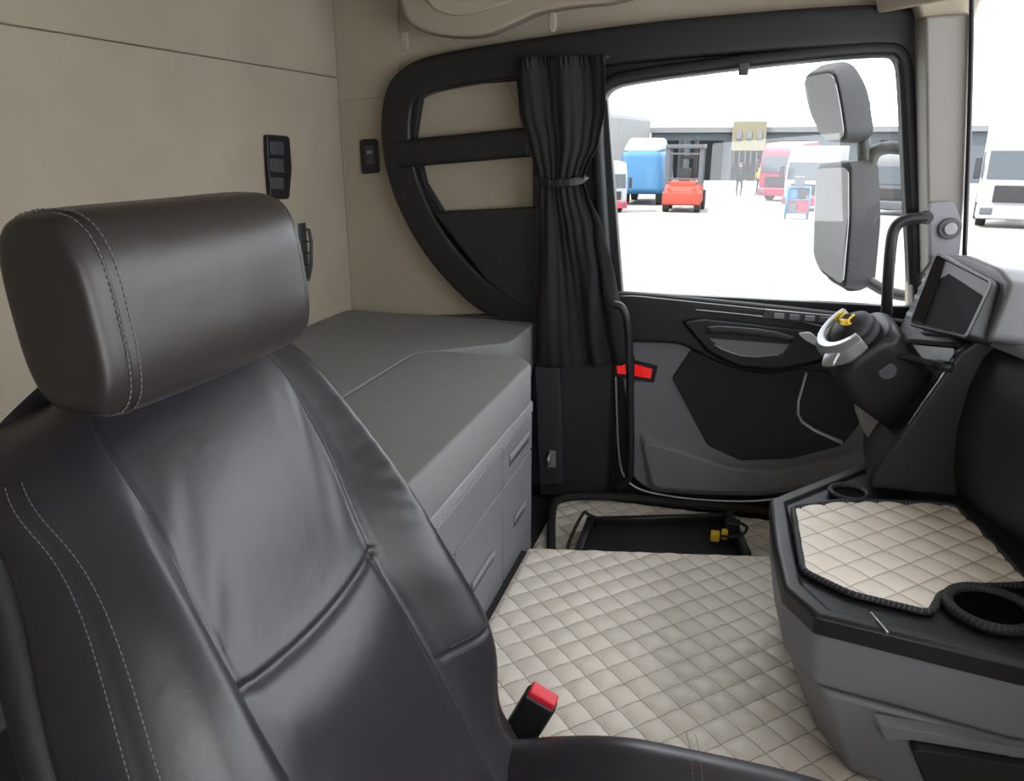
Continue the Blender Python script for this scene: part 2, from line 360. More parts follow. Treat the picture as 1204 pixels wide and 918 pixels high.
# ================================================================ BUNK
bk=thing("bunk_bed",V(-.93,1.2,-.01),"grey fabric bunk mattress on grey plastic base with drawers","bed")
def slab(name,pts,zt,th,m,parent,r=.03,**k):
    P=[V(p[0],p[1],0) for p in pts]; n=len(P); rs=[]
    def inset(d):
        out=[]
        for i in range(n):
            a=P[i-1];b=P[i];c=P[(i+1)%n]
            e1=(b-a).normalized(); e2=(c-b).normalized(); n1=V(-e1.y,e1.x,0); n2=V(-e2.y,e2.x,0)
            bi=(n1+n2)
            if bi.length<1e-4: bi=n1
            bi.normalize(); kk=1/max(.4,bi.dot(n1)); out.append(b+bi*d*kk)
        return out
    for d,z in [(0.006,zt-th),(0,zt-th+.010),(0,zt-r)]+[(r*(1-math.cos(t)),zt-r+r*math.sin(t)) for t in (R_(22),R_(45),R_(68),R_(90))]:
        rs.append([V(p.x,p.y,z) for p in inset(d)])
    ob=rings(name,rs,m,parent,smooth=True,**k)
    for f in ob.data.polygons:
        if len(f.vertices)>4: f.use_smooth=False
    return ob
def dens(pts,rad=.04): return rnd([(p[0],p[1],0) for p in pts],rad,6)
slab("mattress",dens([(-1.335,.2),(-.866,.2),(-.866,1.95),(-.64,2.14),(-.635,2.44),(-1.335,2.44)],.035),.590,.17,BED,bk,r=.006)
slab("mattress_extension",dens([(-.865,.985),(-.516,.985),(-.516,1.930),(-.55,1.985),(-.80,2.0),(-.865,1.96)],.018),.590,.112,BED,bk,r=.010)
xf=-.52
box("bunk_base",(-.88,.985,-.01),(xf-.012,1.955,.47),GREYDK,bk,bevel=.008)
box("bunk_base_rear",(-1.335,.2,-.01),(-.885,2.45,.42),GREYDK,bk,bevel=.008)
box("bunk_base_end",(-.885,1.96,-.01),(-.68,2.45,.42),GREYDK,bk,bevel=.008)
box("upper_rail",(xf-.03,.985,.446),(xf+.002,1.957,.480),GREYLT,bk,bevel=.006)
for (y0,y1,z0,z1,h) in [(1.680,1.953,.340,.444,1),(1.00,1.676,.340,.444,0),(1.680,1.953,.005,.336,2),(1.343,1.676,.005,.336,2),(1.0,1.339,.005,.336,2)]:
    d=box("drawer",(xf-.02,y0,z0),(xf,y1,z1),GREYPL,bk,bevel=.004)
    if h:
        hz=(z0+z1)/2+ (.03 if h==2 else 0); hy0=y0+(.05 if h==1 else .09); hy1=y1-(.04 if h==1 else .08)
        d["o"]=[0,0,0]
        box("handle_recess",(xf-.004,hy0,hz-.018),(xf+.0012,hy1,hz+.014),GREYDK,d,bevel=.001)
        box("handle",(xf+.0,hy0,hz-.002),(xf+.005,hy1,hz+.014),GREYLT,d,bevel=.003)
# ================================================================ wall fittings
sw=thing("wall_switch_panel",ox(323,236,XB),"black oval switch panel on the beige rear wall","switch panel")
pp=[ox(u,v,XB+.002) for u,v in [(309,158),(336,160),(339,198),(336,234),(314,234),(311,198)]]
prism("panel_body",rnd(pp,.012),(.014,0,0),BLACKPL,sw)
for k,(v0,v1) in enumerate([(166,182),(186,202),(208,222)]):
    prism("switch_button",[ox(u,v,XB+.016) for u,v in [(316,v0),(332,v0+1),(333,v1+1),(317,v1)]],(.005,0,0),GREYDK,sw,bevel=.002)
ss=thing("wall_switch",oy(433,204,YS-.01),"small black rocker switch on the beige side wall","switch")
prism("panel_body",rnd([oy(u,v,YS-.012) for u,v in [(422,164),(443,163),(446,203),(425,205)]],.012),(0,.012,0),BLACKPL,ss)
prism("switch_button",[oy(u,v,YS-.018) for u,v in [(428,172),(439,171),(441,193),(430,194)]],(0,.006,0),GREYDK,ss,bevel=.002)
box("indicator",tuple(oy(431,181,YS-.022)),tuple(oy(438,177,YS-.016)),GREYLT,ss,bevel=.001)
hk=thing("wall_bracket",ox(360,325,XB),"small grey metal ladder bracket on the rear wall","bracket")
a=ox(366,270,XB+.035); b=ox(366,325,XB+.03)
sweep("bracket_arm",[a+V(-.035,0,0),a,b,b+V(-.03,0,0)],.006,.005,GREYDK,hk,up=(0,1,0),smooth_it=1)
for t in (.25,.5,.75):
    c=a.lerp(b,t); sweep("bracket_rung",[c+V(-.03,0,0),c],.003,.003,GREYDK,hk,smooth_it=0,up=(0,1,0))
box("bracket_plate",(XB,a.y-.02,b.z-.02),(XB+.006,a.y+.02,a.z+.02),GREYDK,hk,bevel=.002)
# ================================================================ CURTAIN
ct=thing("curtain",oy(680,428,2.34),"black pleated side curtain gathered with a strap by the window","curtain")
yc=2.365
rows=[(66,604,714),(80,605,714),(130,610,714),(170,622,706),(200,631,692),(213,634,687),(228,633,692),(270,630,708),(330,627,722),(390,625,734),(428,625,745)]
NU=200; rs=[]
def lerp(a,b,t): return a+(b-a)*t
VR=80
for j in range(VR+1):
    v=66+(428-66)*j/VR
    for i in range(len(rows)-1):
        if rows[i][0]<=v<=rows[i+1][0]: break
    t=(v-rows[i][0])/(rows[i+1][0]-rows[i][0]); t=t*t*(3-2*t)*.5+t*.5
    l=lerp(rows[i][1],rows[i+1][1],t); r=lerp(rows[i][2],rows[i+1][2],t)
    pl_=oy(l,v+2,yc); pr_=oy(r,v-2,yc); row=[]
    dist=min(1,abs(v-213)/140)
    amp=.004+.012*dist
    for q_ in range(NU+1):
        s=q_/NU
        w1_=2*math.pi*(3.0*s+.30*math.sin(4.1*s+v*.006)+.12*math.sin(v*.015+9*s))
        w2_=2*math.pi*(8.5*s+.25*math.sin(3*s-v*.004))
        y=amp*math.sin(w1_)+(.0040-.0022*dist)*math.sin(w2_)+.003*math.sin(1.7*w1_+v*.03)
        p=pl_.lerp(pr_,s); p=p+V(.004*math.cos(w1_),y-.014*(1 if v>213 else .5)*math.sin(math.pi*s),.004*math.sin(w1_+1)*(1 if j==VR else 0))
        if j<3: p=p+V(0,.4*y*math.sin(9*w1_),0)
        row.append(p)
    rs.append(row)
c_=rings("curtain_cloth",rs,CURT,ct,closed_ring=False,cap=False,recalc=False)
so=c_.modifiers.new("solid",'SOLIDIFY'); so.thickness=.002
sweep("tie_strap",[oy(u,v,y) for u,v,y in [(631,209,2.38),(637,215,2.336),(660,216,2.327),(681,213,2.336),(688,207,2.38)]],.013,.004,BLACKPL,ct,up=(0,1,0),power=5,label="black webbing tie-back strap")
for u in (646,658,670):
    p=oy(u,214,2.323); box("strap_buckle",tuple(p+V(-.0015,-.001,-.008)),tuple(p+V(.0025,.003,.008)),GREYDK,ct,bevel=.001)
sweep("trim_17",[oy(600,80,2.40),oy(660,74,2.40),oy(716,66,2.40)],.006,.008,BLACKPL,kind=S)
# ================================================================ DOOR
dr=box("door_1",(-.36,2.462,.0),(.62,2.495,.70),BLACKPL,bevel=.004,kind=S); dr["o"]=[0,0,0]
yd=2.425
low=[(722,395),(800,400),(900,420),(1040,420),(1062,500),(1036,540),(985,566),(900,584),(820,582),(762,576),(742,560),(736,470)]
prism("lower_panel",rnd([oy(u,v,yd) for u,v in low],.04),(0,.04,0),GREYPL,dr,bevel=.008,label="grey moulded lower door panel")
prism("speaker_panel",rnd([oy(u,v,yd-.012) for u,v in [(790,445),(812,412),(900,432),(960,428),(1022,432),(1010,500),(990,524),(930,540),(870,542),(832,524)]],.008),(0,.014,0),BLACKSOFT,dr,bevel=.005,label="black fabric door insert")
loft2("door_pocket",rnd([oy(u,v,yd-.03) for u,v in [(756,520),(800,532),(860,552),(920,556),(1000,538),(1036,510),(1030,540),(985,562),(900,578),(820,577),(768,572)]],.03),rnd([oy(u,v,yd) for u,v in [(750,506),(800,522),(860,545),(920,548),(1000,528),(1040,498),(1036,542),(988,567),(900,583),(820,582),(762,578)]],.03),GREYPL,dr,bevel=.012,seg=4,label="grey storage bin along door bottom")
sweep("edge_piping",[oy(u,v,yd-.004) for u,v in [(722,405),(724,440),(727,545),(738,568),(760,579),(820,588),(900,590),(985,572)]],.0035,.0035,SILVER,dr,up=(0,1,0),label="silver piping along panel edge")
up_=[(718,348),(745,347),(960,369),(1030,378),(1080,395),(1070,430),(1000,442),(940,434),(905,441),(870,436),(830,420),(800,404),(722,401)]
loft2("upper_trim",rnd([oy(u,v,yd-.045) for u,v in up_],.03),rnd([oy(u,v,yd+.03) for u,v in up_],.03),BLACKPL,dr,bevel=.012,label="black moulded upper door trim")
arm=[(806,380),(826,376),(940,388),(996,404),(975,420),(916,433),(872,430),(836,414)]
loft2("armrest",rnd([oy(u,v,yd-.085) for u,v in arm],.012),rnd([oy(u+(u-890)*.08,v+(v-402)*.15,yd-.04) for u,v in arm],.012),BLACKPL,dr,bevel=.010,seg=3)
prism("pull_recess",rnd([oy(u,v,yd-.088) for u,v in [(834,398),(928,405),(920,416),(878,419),(850,411)]],.004),(0,.01,0),GREYPL,dr,bevel=.002,label="grey pull recess")
sweep("pull_handle",[oy(u,v,yd-.10) for u,v in [(832,388),(850,387),(905,392),(932,400)]],.011,.010,BLACKPL,dr,up=(0,1,0),power=4,smooth_it=1)
sweep("chrome_strip",[oy(u,v,yd-.092) for u,v in [(840,405),(852,412),(878,420),(916,417)]],.0014,.002,SILVER,dr,up=(0,1,0),smooth_it=1,label="silver trim line")
sweep("chrome_strip",[oy(u,v,yd-.05) for u,v in [(818,364),(850,367),(935,376),(978,386)]],.0014,.002,SILVER,dr,up=(0,1,0),label="silver trim line")
prism("door_latch",rnd([oy(u,v,yd-.10) for u,v in [(938,392),(952,390),(966,402),(962,408),(946,400)]],.008),(0,.012,0),SILVER,dr,bevel=.003,label="silver door opening lever")
swp=prism("window_switch_panel",[oy(u,v,yd-.055) for u,v in [(900,364),(985,372),(990,384),(896,374)]],(0,.02,0),GREYDK,dr,bevel=.002); swp["o"]=[0,0,0]
for i in range(4):
    u=910+18*i; box("switch_button",tuple(oy(u,374+i*1.5,yd-.062)),tuple(oy(u+12,368+i*1.5,yd-.052)),GREYPL if i%2 else GREYLT,swp,bevel=.001)
sweep("bottle_holder",[oy(u,v,yd-.03) for u,v in [(948,438),(936,482),(946,500),(990,520)]],.0045,.010,SILVER,dr,up=(0,1,0),smooth_it=1,power=4,label="silver edged bracket")
prism("safety_reflector",[oy(u,v,yd-.012) for u,v in [(720,418),(773,431),(769,450),(722,443)]],(0,.014,0),BLACKPL,dr,bevel=.002)
prism("reflector_lens",[oy(u,v,yd-.016) for u,v in [(724,423),(741,427),(741,441),(726,439)]],(0,.01,0),REDREF,dr,bevel=.001,label="red reflector lens")
prism("reflector_lens",[oy(u,v,yd-.016) for u,v in [(746,428.5),(767,434),(765,445),(746,442)]],(0,.01,0),REDREF,dr,bevel=.001,label="red reflector lens")
sweep("window_seal",[oy(u,v,yd) for u,v in [(716,346),(740,345),(900,360),(1075,380)]],.008,.02,RUBBER,dr,up=(0,1,0))
eb=thing("entry_grab_bar",oy(742,570,2.33),"tall black tubular grab bar beside the door","handle")
sweep("bar_tube",[oy(u,v,2.31) for u,v in [(722,358),(732,360),(739,380),(741,460),(742,545),(740,564),(726,572)]],.012,.012,BLACKPL,eb,up=(0,1,0),smooth_it=3)
lh=thing("door_latch_striker",oy(648,552,2.42),"small metal door striker on the dark sill panel","latch")
p=oy(649,540,2.33); box("striker_plate",tuple(p+V(-.012,0,-.03)),tuple(p+V(.012,.01,.03)),GREYPL,lh)
sweep("striker_loop",[p+V(-.006,0,.02),p+V(-.006,-.03,.02),p+V(-.006,-.03,-.02),p+V(-.006,0,-.02)],.004,.004,SILVER,lh,smooth_it=1)
# ================================================================ CONSOLE
zc=.38
cs=thing("centre_console",V(.45,1.5,.08),"grey plastic centre console with quilted cream top and cup holder","console")
top=[oz(u,v,zc) for u,v in [(908,588),(914,640),(925,690),(962,724),(1204,782)]]+[V(.80,1.23,zc),V(.80,1.95,zc),oz(1060,532,zc),oz(1010,548,zc)]
top=[V(p.x,p.y,zc-.03) for p in top]
bot=[V(.165,1.72,.09),V(.18,1.55,.09),V(.212,1.33,.09),V(.262,1.225,.09),V(.50,1.175,.09),V(.80,1.18,.09),V(.80,1.95,.09),V(.42,1.98,.09),V(.3,1.9,.09)]
def lv(f,z): return [V(t.lerp(b,f).x,t.lerp(b,f).y,z) for t,b in zip(top,bot)]
rings("console_upper_body",[lv(.12,.242),lv(.02,.30),top],GREYPL,cs,smooth=False,bevel=.010,seg=3)
rings("console_lower_body",[bot,lv(.24,.238)],GREYPL,cs,smooth=False,bevel=.010,seg=3)
ctr=V(.5,1.55,0)
def rimring(f,z): return [V(p.x,p.y,z)+((V(ctr.x,ctr.y,0)-V(p.x,p.y,0)).normalized()*f) for p in top]
rings("console_rim",[rimring(-.006,zc-.035),rimring(-.006,zc-.002),rimring(.002,zc+.004),rimring(.026,zc+.004),rimring(.034,zc-.004)],BLACKPL,cs,smooth=False,bevel=.003,label="black console edge rim and deck")
qp=[oz(u,v,zc+.004) for u,v in [(932,597),(1000,589),(1122,594),(1160,630),(1212,688),(1150,690),(1106,698),(1094,722),(1000,699),(944,672)]]
qpd=rnd(qp,.018,4)
xs=[p.x for p in qp]; ys=[p.y for p in qp]
quilt("quilted_top",V(min(xs)-.01,min(ys)-.01,zc+.001),V(max(xs)+.01,min(ys)-.01,zc+.001),V(max(xs)+.01,max(ys)+.01,zc+.001),V(min(xs)-.01,max(ys)+.01,zc+.001),.0035,QP,.008,QUILT,cs,poly=qpd,label="cream quilted leather pad")
sweep("braided_edging",[V(p.x,p.y,zc+.005) for p in qpd],.0065,.0065,BLACKSOFT,cs,closed=True,smooth_it=0,label="black braided edging")
def wraps(path,z,rr,name,m):
    vs_=[];fs_=[]
    for i in range(len(path)):
        a=path[i]; b=path[(i+1)%len(path)]; L=(b-a).length; n_=max(1,int(L/.008)); t_=(b-a).normalized(); s_=V(-t_.y,t_.x,0)
        for j in range(n_):
            p_=a.lerp(b,(j+.5)/n_); o=len(vs_)
            for k in range(7):
                th=math.pi*k/6; cpt=V(p_.x,p_.y,z)+s_*(rr*math.cos(th))+V(0,0,rr*math.sin(th))+t_*(.003*math.cos(th))
                vs_.extend([cpt-t_*.0007,cpt+t_*.0007])
            for k in range(6): fs_.append((o+2*k,o+2*k+1,o+2*k+3,o+2*k+2))
    return mesh(name,vs_,fs_,m,cs,kind="stuff",recalc=False)
wraps(qpd,zc+.005,.0069,"edging_thread",THREAD)
for (u,v,r) in ((1164,716,.066),(998,580,.04)):
    p=oz(u,v,zc+.006)
    torus("cup_holder",V(p.x,p.y,zc+.008),(0,0,1),r,.010 if r>.05 else .007,BLACKSOFT,cs)
    cyl("cup_holder_shade_disc",V(p.x,p.y,zc+.0),(0,0,1),r-.004,.0055,SCREEN,cs)  # flat near-black disc; its colour stands in for shade down the hole
    if r>.05: wraps([V(p.x+r*math.cos(t),p.y+r*math.sin(t),0) for t in [2*math.pi*i/48 for i in range(48)]],zc+.008,.0102,"edging_thread",THREADK)
A=oz(1024,720,zc+.007);B=oz(1044,744,zc+.005); sweep("silver_accent",[A,B],.0018,.0018,SILVER,cs,smooth_it=0)
loft2("storage_slot_shade",rnd([V(x,1.176,z) for x,z in [(.335,.205),(.56,.215),(.60,.13),(.38,.12)]],.02),rnd([V(x,1.20,z) for x,z in [(.33,.21),(.565,.22),(.605,.125),(.375,.115)]],.02),BLACKSOFT,cs,bevel=.002,label="dark open storage slot")  # solid block; its black stands in for shade inside an open slot
loft2("sculpted_panel",rnd([V(x,1.188,z) for x,z in [(.285,.232),(.62,.235),(.62,.222),(.33,.212),(.30,.20)]],.006),rnd([V(x,1.21,z) for x,z in [(.275,.236),(.63,.238),(.63,.219),(.325,.208),(.292,.196)]],.006),GREYPL,cs,bevel=.003,label="grey sculpted ledge")
# ================================================================ DASHBOARD
db=thing("dashboard",V(.65,1.9,.398),"black and grey moulded dashboard with instrument hood","dashboard")
def prof(y,dx=0,dz=0,pts=None): return [V(x+dx,y,z+dz) for x,z in pts]
p0=[(.322,.398),(.325,.430),(.455,.730),(.485,.757),(.70,.757),(.70,.398)]
p1=[(.36,.398),(.365,.430),(.445,.70),(.475,.735),(.70,.76),(.70,.398)]
rings("lower_dash_body",[prof(1.795,.008,0,p0),prof(1.805,0,0,p0),prof(1.98,.015,0,p0),prof(2.40,.02,0,p1)],BLACKPL,db,smooth=False,bevel=.012)
def qsec(y,xl,zt=.752): return [V(xl+.015,y,.398),V(xl-.004,y,.46),V(xl-.012,y,.56),V(xl-.004,y,.66),V(xl+.012,y,.72),V(xl+.035,y,zt),V(.88,y,zt),V(.88,y,.398)]
rings("passenger_dash_body",[qsec(.0,.66,.735),qsec(1.2,.65,.74),qsec(1.36,.625,.745),qsec(1.5,.590),qsec(1.62,.550),qsec(1.72,.518),qsec(1.80,.492)],mat("charcoal_dash",(.026,.027,.031),.55,bs=420,bst=.2),db,smooth=True)
def tsec(y,xl,z0,z1): return [V(xl,y,z0),V(xl+.006,y,z0+.018),V(xl+.03,y,z0+.035),V(xl+.09,y,z0+.05),V(.88,y,z1),V(.88,y,z0-.01),V(xl+.02,y,z0-.008)]
rings("dash_top",[tsec(.0,.665,.735,.80),tsec(1.2,.655,.74,.80),tsec(1.36,.635,.742,.805),tsec(1.5,.604,.748,.81),tsec(1.66,.550,.752,.82),tsec(1.80,.496,.755,.825),tsec(1.90,.472,.755,.825),tsec(2.10,.47,.755,.81),tsec(2.32,.50,.75,.79)],GREYPL,db,smooth=True,label="grey dash top cover")
sc4=[oy(1112,309,2.12),oy(1167,338,1.80),oy(1142,391,1.76),oy(1085,379,2.08)]
cS=sum(sc4,V(0,0,0))/4
nS=(sc4[1]-sc4[0]).cross(sc4[3]-sc4[0]).normalized()
if nS.x>0: nS=-nS
hd4=[oy(1102,298,2.19),oy(1132,299,2.02),oy(1170,314,1.80),oy(1184,332,1.73),oy(1158,400,1.70),oy(1076,392,2.12)]
hd=rnd(hd4,.02)
hm=[cS+(p-cS)*1.02+V(.12,0,-.01) for p in hd]
hbk=[cS+(p-cS)*.98+V(.34,0,-.085) for p in hd]
rings("instrument_hood",[[p-nS*.006 for p in hd],hm,hbk],GREYMD,db,smooth=False,bevel=.010,seg=4,label="grey instrument cowl")
fo=rnd([cS+(p-cS)*1.26 for p in sc4],.02,6); fi=rnd([cS+(p-cS)*1.06 for p in sc4],.012,6)
rings("hood_bezel",[[p-nS*.03 for p in fo],[p+nS*.018 for p in fo],[p+nS*.020 for p in rnd([cS+(p-cS)*1.18 for p in sc4],.016,6)],[p-nS*.002 for p in fi],[p-nS*.030 for p in fi]],BLACKPL,db,smooth=False,cap=False,bevel=.0015,label="black bezel around display opening")
prism("instrument_screen",[p-nS*.0036 for p in fi],tuple(-nS*.006),SCREEN,db,bevel=0,label="dark instrument display")
bs4=[oy(1092,314,2.26),oy(1106,318,2.17),oy(1082,380,2.13),oy(1064,373,2.22)]
vt=prism("button_strip",bs4,tuple(-nS*.04),BLACKPL,db,bevel=.003,label="black strip of dash buttons"); vt["o"]=[0,0,0]
for i in range(6):
    t=(i+.5)/6; a=bs4[0].lerp(bs4[3],t)*.85+bs4[1].lerp(bs4[2],t)*.15; b=bs4[0].lerp(bs4[3],t)*.15+bs4[1].lerp(bs4[2],t)*.85
    sweep("dash_button",[a+nS*.003,b+nS*.003],.006,.004,GREYPL if i%2 else GREYDK,vt,smooth_it=0,up=nS,power=5)
prism("knee_panel",rnd([oy(u,v,2.02) for u,v in [(1010,468),(1072,462),(1040,516),(1026,520),(1014,508)]],.02),(0,.16,0),PILLAR,db,bevel=.012,label="grey knee panel")
sweep("dash_edge_highlight",[V(.452,1.797,.715),V(.41,1.797,.62),V(.385,1.797,.56)],.0012,.002,SILVER,db,up=(0,1,0),smooth_it=0)  # thin silver strip stands in for a highlight along the dash edge
for yy,zz in ((1.42,.47),(1.36,.455)):
    cyl("dash_knob",V(.612,yy,zz),(-1,0,.1),.016,.016,BLACKPL,db,bevel=.004)
# ================================================================ STEERING COLUMN (wheel rim removed)
st=thing("steering_column",V(.38,1.95,.50),"black steering column with bare silver hub and loose yellow wiring","steering column")
B0=oy(1070,470,1.96); B1=oy(1000,386,1.90); ax=(B1-B0).normalized()
s1=ax.cross(V(0,1,0)).normalized(); s2=s1.cross(ax).normalized()
if s2.y<0: s2=-s2
def ring(c,a,b,n=40,pw=2.6,off=0):
    r=[]
    for i in range(n):
        th=2*math.pi*i/n; cc_=math.cos(th);ss_=math.sin(th)
        r.append(c+s1*(off+a*math.copysign(abs(cc_)**(2/pw),cc_))+s2*(b*math.copysign(abs(ss_)**(2/pw),ss_)))
    return r
L=(B1-B0).length
rings("column_housing",[ring(B0-ax*.06,.060,.065,pw=6),ring(B0+ax*.0,.076,.080,pw=6),ring(B0+ax*L*.45,.090,.086,pw=5,off=.010),ring(B0+ax*L*.80,.088,.084,pw=4,off=.006),ring(B0+ax*L*.88,.074,.072,pw=3)],BLACKPL,st,smooth=False,bevel=.005)
rings("clock_spring",[ring(B0+ax*L*.82,.056,.058,pw=2),ring(B1-ax*.01,.056,.058,pw=2)],BLACKSOFT,st)
arc=[]
for i in range(33):
    t=R_(-95+i*(195/32)); arc.append((math.cos(t),math.sin(t),1-.5*abs((i-16)/16)**2))
prof_=((.052,.004),(.058,.016),(.074,.018),(.086,.006),(.088,-.034),(.080,-.044),(.074,-.018),(.058,-.004))
vsx=[];fsx=[]
for i,(c1,s_,k_) in enumerate(arc):
    for (rr_,hh) in prof_: vsx.append(B1+s1*(c1*rr_)+s2*(s_*rr_)+ax*(hh if hh>0 else hh*k_))
for i in range(32):
    for j in range(8): fsx.append((i*8+j,i*8+(j+1)%8,(i+1)*8+(j+1)%8,(i+1)*8+j))
fsx+= [tuple(range(7,-1,-1)),tuple(range(32*8,33*8))]
mesh("hub_shell",vsx,fsx,HUBSIL,st,smooth=False,bevel=.002,label="partial silver wheel hub shell")
rings("hub_boss",[ring(B1-ax*.015,.056,.058,pw=2),ring(B1+ax*.006,.050,.052,pw=2),ring(B1+ax*.022,.028,.030,pw=2)],BLACKSOFT,st)
d0=(s1*.75-s2*.66).normalized()
c0=B1+d0*.076
sweep("wheel_spoke",[c0,c0+d0*.020-ax*.002,c0+d0*.036-ax*.008],.024,.008,HUBSIL,st,up=ax,power=4,taper=lambda t:1-.3*t,label="silver spoke stub")
for k in range(4):
    a=B1+ax*.018+s2*(-.024+.016*k)+s1*(-.01+.006*k)
    sweep("wire",[a,a+ax*.014+s1*.01,a+ax*.010+s2*.02+s1*-.02,a-ax*.004+s2*.03],.0025,.0025,YEL if k!=1 else RUBBER,st)
box("airbag_connector",tuple(B1+ax*.022+V(-.012,-.024,-.004)),tuple(B1+ax*.022+V(.008,-.004,.008)),YEL,st,bevel=.002)
def stalk(c,dirv,l):
    sweep("control_stalk",[c,c+dirv*l*.55,c+dirv*l],.009,.007,BLACKPL,st)
    sweep("control_stalk",[c+dirv*l*.72,c+dirv*l*1.02],.013,.011,BLACKPL,st,smooth_it=0)
cS2=B1-ax*.06
stalk(cS2+V(.07,-.05,.03),V(.93,-.36,.05).normalized(),.14)
stalk(cS2+V(.06,-.07,-.00),V(.85,-.5,-.05).normalized(),.11)
p=B0+ax*L*.5; cyl("ignition_lock",p+V(.0,-.082,.01),(0,-1,0),.020,.010,GREYDK,st)
# ================================================================ SEAT
se=thing("passenger_seat",V(-.12,.67,.08),"black leather passenger seat with headrest and grey stitching","seat")
def xp(z): return -.575+(.90-z)*.54
def sst(a,b,x):
    t=max(0,min(1,(x-a)/(b-a))); return t*t*(3-2*t)
def YCz(z): return .702-.032*sst(.85,.60,z)
YC=.67
def s0(z): return .60-.10*sst(.80,.58,z)
def G(x,w): return math.exp(-(x/w)**2)
def front(s,z):
    a=abs(s); sz=s0(z); h=0
    bol=.070*sst(.33,.52,z)*(1-sst(.66,.95,z))+.014
    h+=bol*sst(sz-.05,sz+.24,a)*(1-.26*sst(.82,1,a))
    h+=.014*(1-(a/sz)**2)*(1-sst(.56,.66,z))*sst(.40,.55,z)*(1 if a<sz else 0)
    h+=.008*G(z-.60,.05)*(1-sst(sz-.1,sz,a))
    h+=.008*(1-min(1,(a/sz)**2))*G(z-.80,.10)
    h-=.006*G(a-sz,.014)
    h-=.0048*G(z-.632-.012*(s/.6)**2,.0046)*(1-sst(sz,sz+.03,a))
    h-=.0028*G(z-(.50+.10*(a-.62)),.0035)*sst(sz,sz+.03,a)
    h-=.003*G(a-.955,.010)*(1-sst(.85,.92,z))
    if s>0:
        m_=sst(sz+.03,sz+.15,a)*(1-sst(.85,.95,a))*sst(.60,.70,z)*(1-sst(.80,.88,z))
        h+=m_*(.0004*math.sin(140*z+12*s+3*math.sin(31*z+5*s))+.0003*math.sin(230*z-20*s+2*math.sin(50*z)))
    h+=.0010*math.sin(55*z-26*s)*G(a-sz*.85,.12)*sst(.64,.70,z)*(1-sst(.8,.9,z))
    return h
ZT=.947
def kk(z):
    t=max(0,(z-.82)/(ZT-.82)); return max(1e-3,(1-t**3.0)**(1/2.4)) if t<1 else 1e-3
def Wd(z): return .246+.046*sst(.84,.54,z)-.016*sst(.48,.34,z)
def kw(z):
    t=max(0,(z-.83)/(ZT-.83)); return max(.02,(1-t**3.2)**(1/3.6)) if t<1 else .02
def drop(s,z): return (.050*max(0,-s)**1.6+.008*max(0,s)**2)*sst(.74,ZT,z)
def back_front(s,z,off=0):
    w=Wd(z)*kw(z); e=max(0,1-abs(s)**5)**(1/2.2)
    D=.070
    x=xp(z)-D+(D+front(s,z)+off)*e*max(.06,kk(z))-(1-kk(z))*.015
    return V(x,YCz(z)+w*s,z-drop(s,z))
def back_rear(s,z):
    w=Wd(z)*kw(z); e=max(0,1-abs(s)**4)**(1/2.5)
    return V(xp(z)-.070-(.060-.030*sst(.6,.85,z))*e*max(.06,kk(z))-(1-kk(z))*.015,YCz(z)+w*s,z-drop(s,z))
zs=[.26+(.82-.26)*i/170 for i in range(170)]+[.82+(ZT-.82)*math.sin(math.pi/2*i/38) for i in range(39)]
NH=240; rr=[]
for z in zs:
    r=[back_front(-math.cos(math.pi*i/NH),z) for i in range(NH+1)]+[back_rear(math.cos(math.pi*i/60),z) for i in range(1,60)]
    rr.append(r)
rings("seat_backrest",rr,LEATHER,se)
shr=[]
for i in range(30):
    z=.26+.56*i/29; w=Wd(z)*kw(z); r=[]
    for j in range(40):
        th=2*math.pi*j/40; c=math.cos(th);s=math.sin(th)
        r.append(V(xp(z)-.110+.035*math.copysign(abs(s)**.6,s),YCz(z)+(w+.004)*math.copysign(abs(c)**.5,c),z))
    shr.append(r)
rings("seat_back_shell",shr,BLACKSOFT,se)
for sgn in (-1,1):
    for o in (.935,.968):
        stitches("stitching",[back_front(sgn*o,z,.0008)+V(.0004,0,0) for z in [.34+.57*i/80 for i in range(80)]],se)
    for dz in (-.007,.007):
        stitches("stitching",[back_front(sgn*a,.50+.10*(a-.62)+dz,.0008) for a in [.56+.37*i/28 for i in range(29)]],se)
HX=-.568; HZ=1.005; HY=.684; HW=.170
def head(th,y,grow=0):
    t=(y-HY)/HW; k=max(.0,1-abs(t)**9)**(1/3.4); k=max(k,.02)
    c=math.cos(th);s=math.sin(th); pw=2/3.2
    a=.056*(.55+.45*k); b=.093*(.74+.26*k)
    if abs(t)>.999: a*=.9;b*=.95
    x=math.copysign(abs(c)**pw,c)*(a+grow); z=math.copysign(abs(s)**pw,s)*(b+grow)
    x+= -.10*(z) + .008*math.cos(math.pi*t/2)
    g=.0035*G(t+.855,.018)+.0025*G(t-.90,.018)
    l=math.hypot(x,z); x-=x/l*g if l else 0; z-=z/l*g if l else 0
    return V(HX+x,y,HZ+z)
ysamp=[HY-HW*math.cos(math.pi*i/100) for i in range(101)]
HEADL=mat("brown_black_leather",(.030,.0245,.023),.36,bs=600,bst=.12,bs2=8,bst2=.22,var=.12,vs=5,spec=.6)
rings("headrest",[[head(2*math.pi*j/96,y) for j in range(96)] for y in ysamp],HEADL,se,label="padded brownish black leather headrest")
for t in (-.825,-.885):
    y=HY+HW*t
    stitches("stitching",[head(2*math.pi*j/120,y,.0009) for j in range(121)],se,w=.0008)
for dy in (-.07,.07):
    sweep("headrest_post",[V(-.60,HY+dy,.85),V(-.595,HY+dy,1.0)],.006,.006,SILVER,se,smooth_it=0)
def cz(x): return .212+.078*sst(-.42,-.06,x)
def ctop(yy): return .028*sst(.5,.8,yy)*(1-.6*sst(.85,1,yy))-.008*G(yy-.60,.025)
